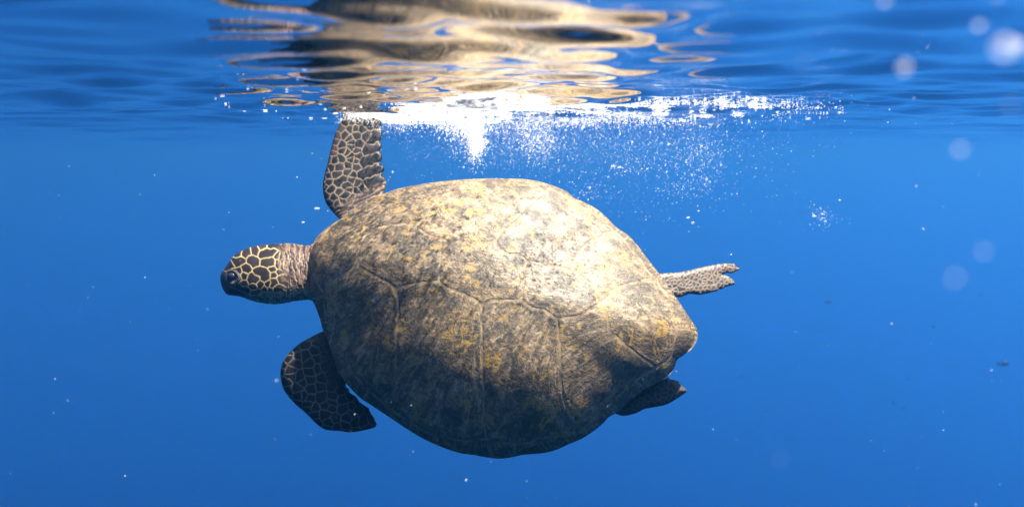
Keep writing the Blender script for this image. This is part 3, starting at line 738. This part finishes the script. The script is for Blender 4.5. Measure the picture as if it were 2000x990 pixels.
for x, y, r, w, lb in [(580, 346, 1.5, 1.2, 'tiny white bubble ahead of the middle of the raised flipper'), (592, 434, 2.2, 1.5, 'oval white bubble lowest in the gap between raised flipper and head'), (619, 407, 2.6, 2.2, 'longest flat white bubble beside the bend of the raised flipper'),
        (767, 336, 2.6, 0.9, 'white bubble beside the scalloped rear edge of the raised flipper'), (762, 346, 1.2, 1, 'upper of two tiny bubbles under the one by the scalloped flipper edge'), (759, 352, 1.0, 1, 'lower of two tiny bubbles under the one by the scalloped flipper edge'),
        (640, 412, 1.2, 1.2, 'tiny bubble touching the bend of the raised flipper'), (283, 542, 1.2, 1.2, 'lone speck of a bubble in the blue ahead of the beak'), (447, 415, 1.0, 1, 'lone speck of a bubble above the brow of the turtle'), (610, 300, 1.2, 1, 'speck of a bubble ahead of the raised flipper, just under the surface')]:
    bubble(at(x, y, 1.85), r * MM, lb, 'single bubbles round head and flipper', (w, 1, 1))
for x, y, r, w in [(1344, 425, 3.2, 1.2), (1353, 435, 3.0, 1.3), (1364, 412, 1.6, 1.4), (1428, 497, 2.0, 1), (1380, 350, 3.0, 1), (1306, 282, 3.0, 1.1), (1210, 327, 3.0, 1.6), (1197, 325, 3.0, 1.5), (1590, 422, 2.4, 1.6), (1606, 418, 2.2, 1.3), (1612, 432, 2.0, 1.3), (1640, 391, 1.8, 1.4), (1600, 440, 1.5, 1)]:
    bubble(at(x, y, 1.95), r * MM, 'larger white bubble trailing behind and above the rear flipper', 'larger bubbles behind the shell', (w, 1, 1))
fl_ = [(210,690,6,2.2),(320,680,8,2.6),(270,712,3,2),(345,740,5,2),(370,745,2.5,1.8),(510,655,4,2.6),(540,642,2,1.5),(200,765,3,2.4),(300,797,4,1.8),(475,765,4,2.4),(455,806,3,1.8),(485,818,6,1.4),(600,793,6,1.4),(640,800,8,1.6),(690,822,6,2),(660,855,5,1.8),(720,800,3,3),(760,850,6,1.6),(800,682,5,2.4),
       (635,740,2,2),(920,748,9,1.6),(1000,752,9,2.2),(1050,745,6,1.6),(940,795,10,1.6),(930,475,9,2.6),(1130,685,10,2.4),(1085,775,5,2.4),(1410,690,7,4),(1228,788,6,4),(1352,790,5,3),(1525,710,4,3),(1700,655,8,4.5),(1760,640,7,3),(918,680,2,2),(700,655,2,1.5),(420,765,3,2),(880,570,4,1),(980,885,6,1.8),(1080,875,9,2.2),(1160,865,9,2.4),(810,880,3,1.6),(770,885,3,1.4)]
FL = [(350 + x / 3.808, y / 3.808, a, b) for x, y, a, b in fl_] + [(1530, 207, 8, 1.6), (1552, 199, 6, 2), (1565, 204, 9, 1.6), (1578, 229, 8, 1.6), (1596, 213, 7, 2), (1618, 203, 10, 2), (1640, 219, 7, 2.4), (1632, 212, 5, 1.6), (1610, 232, 7, 1.8), (1545, 248, 5, 1.8),
    (1560, 242, 4, 1.4), (1460, 200, 8, 4), (1737, 215, 2.5, 2.5), (1845, 237, 3, 2), (1913, 236, 3, 2), (1788, 258, 2, 1.5), (1813, 225, 2.5, 1.4), (1650, 237, 2, 1.6), (1733, 258, 2, 1.5), (1858, 256, 2, 1), (1630, 287, 2, 1.3)]
for x, y, a, b in FL:
    d = float(min(water_d(x, y), 2.6)); p = at(x, y, d)
    if y < 262: p[2] = float(wave(p[0], p[1])) - 0.0015
    bubble(p, d / FPX, 'bright foam fleck afloat on the surface ahead of the raised flipper' if x < 900 else 'bright foam fleck afloat on the surface beyond the end of the foam', 'floating flecks ahead of the flipper' if x < 900 else 'floating flecks beyond the foam',
           (a * 0.62, a * 0.5, b * 0.62), 'foam_fleck', 'foam')
# bubbles drifting close, well out of focus
for x, y, z, r, lb in [(1727, 2, .25, 1.25, ''), (1912, 51, .26, 1.35, ''), (1963, 93, .185, 2.2, 'largest and brightest out-of-focus bubble disc beside a smaller bright one'), (1988, 90, .25, 2.0, 'smaller bright out-of-focus bubble disc touching the largest one'), (1767, 132, .25, 1.7, ''),
        (1570, 123, .22, .45, ''), (1972, 206, .215, .55, ''), (1875, 293, .23, 1.05, 'out-of-focus pale bubble disc where the ripples fade into open blue'), (1947, -3, .29, .7, ''), (1922, 491, .225, .7, 'upper of two faint bubble discs in open blue beyond the rear flipper'),
        (1865, 543, .20, .72, 'lower of two faint bubble discs in open blue beyond the rear flipper'), (1523, 897, .25, .32, 'very faint bubble disc in deep blue below the fish'), (540, 743, .75, .9, 'small blurred bubble beside the lower front flipper'), (1785, 192, .85, 1.0, 'small pale blurred bubble below the discs, against the ripples')]:
    bubble(at(x, y, z), r * 0.001, lb or 'pale out-of-focus bubble disc drifting before the rippled surface', 'out-of-focus bubbles drifting in open water')

# ------------------------------------------------------------------ fish far off in the blue
def fish_parts():
    n, m_ = 22, 14
    t_ = np.linspace(0, 1, n); h = 0.5 * np.interp(t_, [0, .06, .2, .4, .6, .8, .92, 1], [.02, .14, .31, .38, .32, .17, .09, .10]); w_ = h * np.interp(t_, [0, .4, 1], [.6, .42, .2])
    a = np.linspace(0, 2 * math.pi, m_, endpoint=False)
    V_ = np.stack([np.repeat((0.5 - 0.82 * t_)[:, None], m_, 1), w_[:, None] * np.cos(a), h[:, None] * np.sin(a)], -1).reshape(-1, 3)
    ix_ = np.arange(n * m_).reshape(n, m_); nx_ = np.roll(ix_, -1, 1)
    b_ = mesh('body', V_, np.stack([ix_[:-1], ix_[1:], nx_[1:], nx_[:-1]], -1).reshape(-1, 4).tolist() + [ix_[0].tolist(), ix_[-1][::-1].tolist()])
    def fin(name, pts):
        n_ = len(pts); v_ = [(x, s * 0.006, z) for s in (-1, 1) for x, z in pts]
        return mesh(name, v_, [list(range(n_)), list(range(n_, 2 * n_))[::-1]] + [[i, i + n_, (i + 1) % n_ + n_, (i + 1) % n_] for i in range(n_)], False)
    tail = fin('tail_fin', [(-.29, .045), (-.40, .12), (-.52, .19), (-.47, .06), (-.45, 0), (-.47, -.06), (-.52, -.19), (-.40, -.12), (-.29, -.045)])
    dors = fin('dorsal_fin', [(.22, .14), (.12, .23), (-.05, .25), (-.2, .17), (-.26, .06), (-.1, .10), (.1, .13)])
    anal = fin('anal_fin', [(-.02, -.15), (-.1, -.22), (-.2, -.17), (-.25, -.06), (-.1, -.1)])
    for q in (b_, tail, dors, anal): q.materials.append(M_FISH)
    return b_, tail, dors, anal
FP = fish_parts()
for i, (x, y, L, hd, el) in enumerate([(1959, 710, 29, 1, 0), (1617, 590, 15, -1, .1), (1823, 638, 13, 1, -.4), (1915, 577, 11, -1, .3), (1753, 668, 7, 1, 0), (1772, 740, 10, 1, 1.0), (1745, 787, 12, -1, 1.3), (1765, 797, 11, 1, .7), (1447, 735, 10, -1, 0), (1498, 802, 9, 1, .5), (1590, 710, 8, -1, .2), (1861, 567, 7, 1, 0)]):
    size = 0.32 if i == 0 else 0.24
    d = FPX * size / L
    f_ = bpy.data.objects.new('fish', None); COL.objects.link(f_); f_.location = at(x, y, d); f_.scale = (size, size, size)
    f_.rotation_euler = (0, -el * 0.7, 0.25 if hd > 0 else math.pi - 0.3)
    tag(f_, {0: 'largest of the dark fish far off in the blue water', 1: 'dark fish nearest to the rear flipper, second largest of the far fish', 6: 'dark fish tilted steeply upward beside another small fish', 7: 'dark fish close beside the one tilted steeply upward'}.get(i, 'small dark fish far off in the blue water, not the largest'), 'fish', 'dark fish far off in the blue')
    for q in FP:
        c_ = bpy.data.objects.new(q.name.split('.')[0], q); COL.objects.link(c_); c_.parent = f_
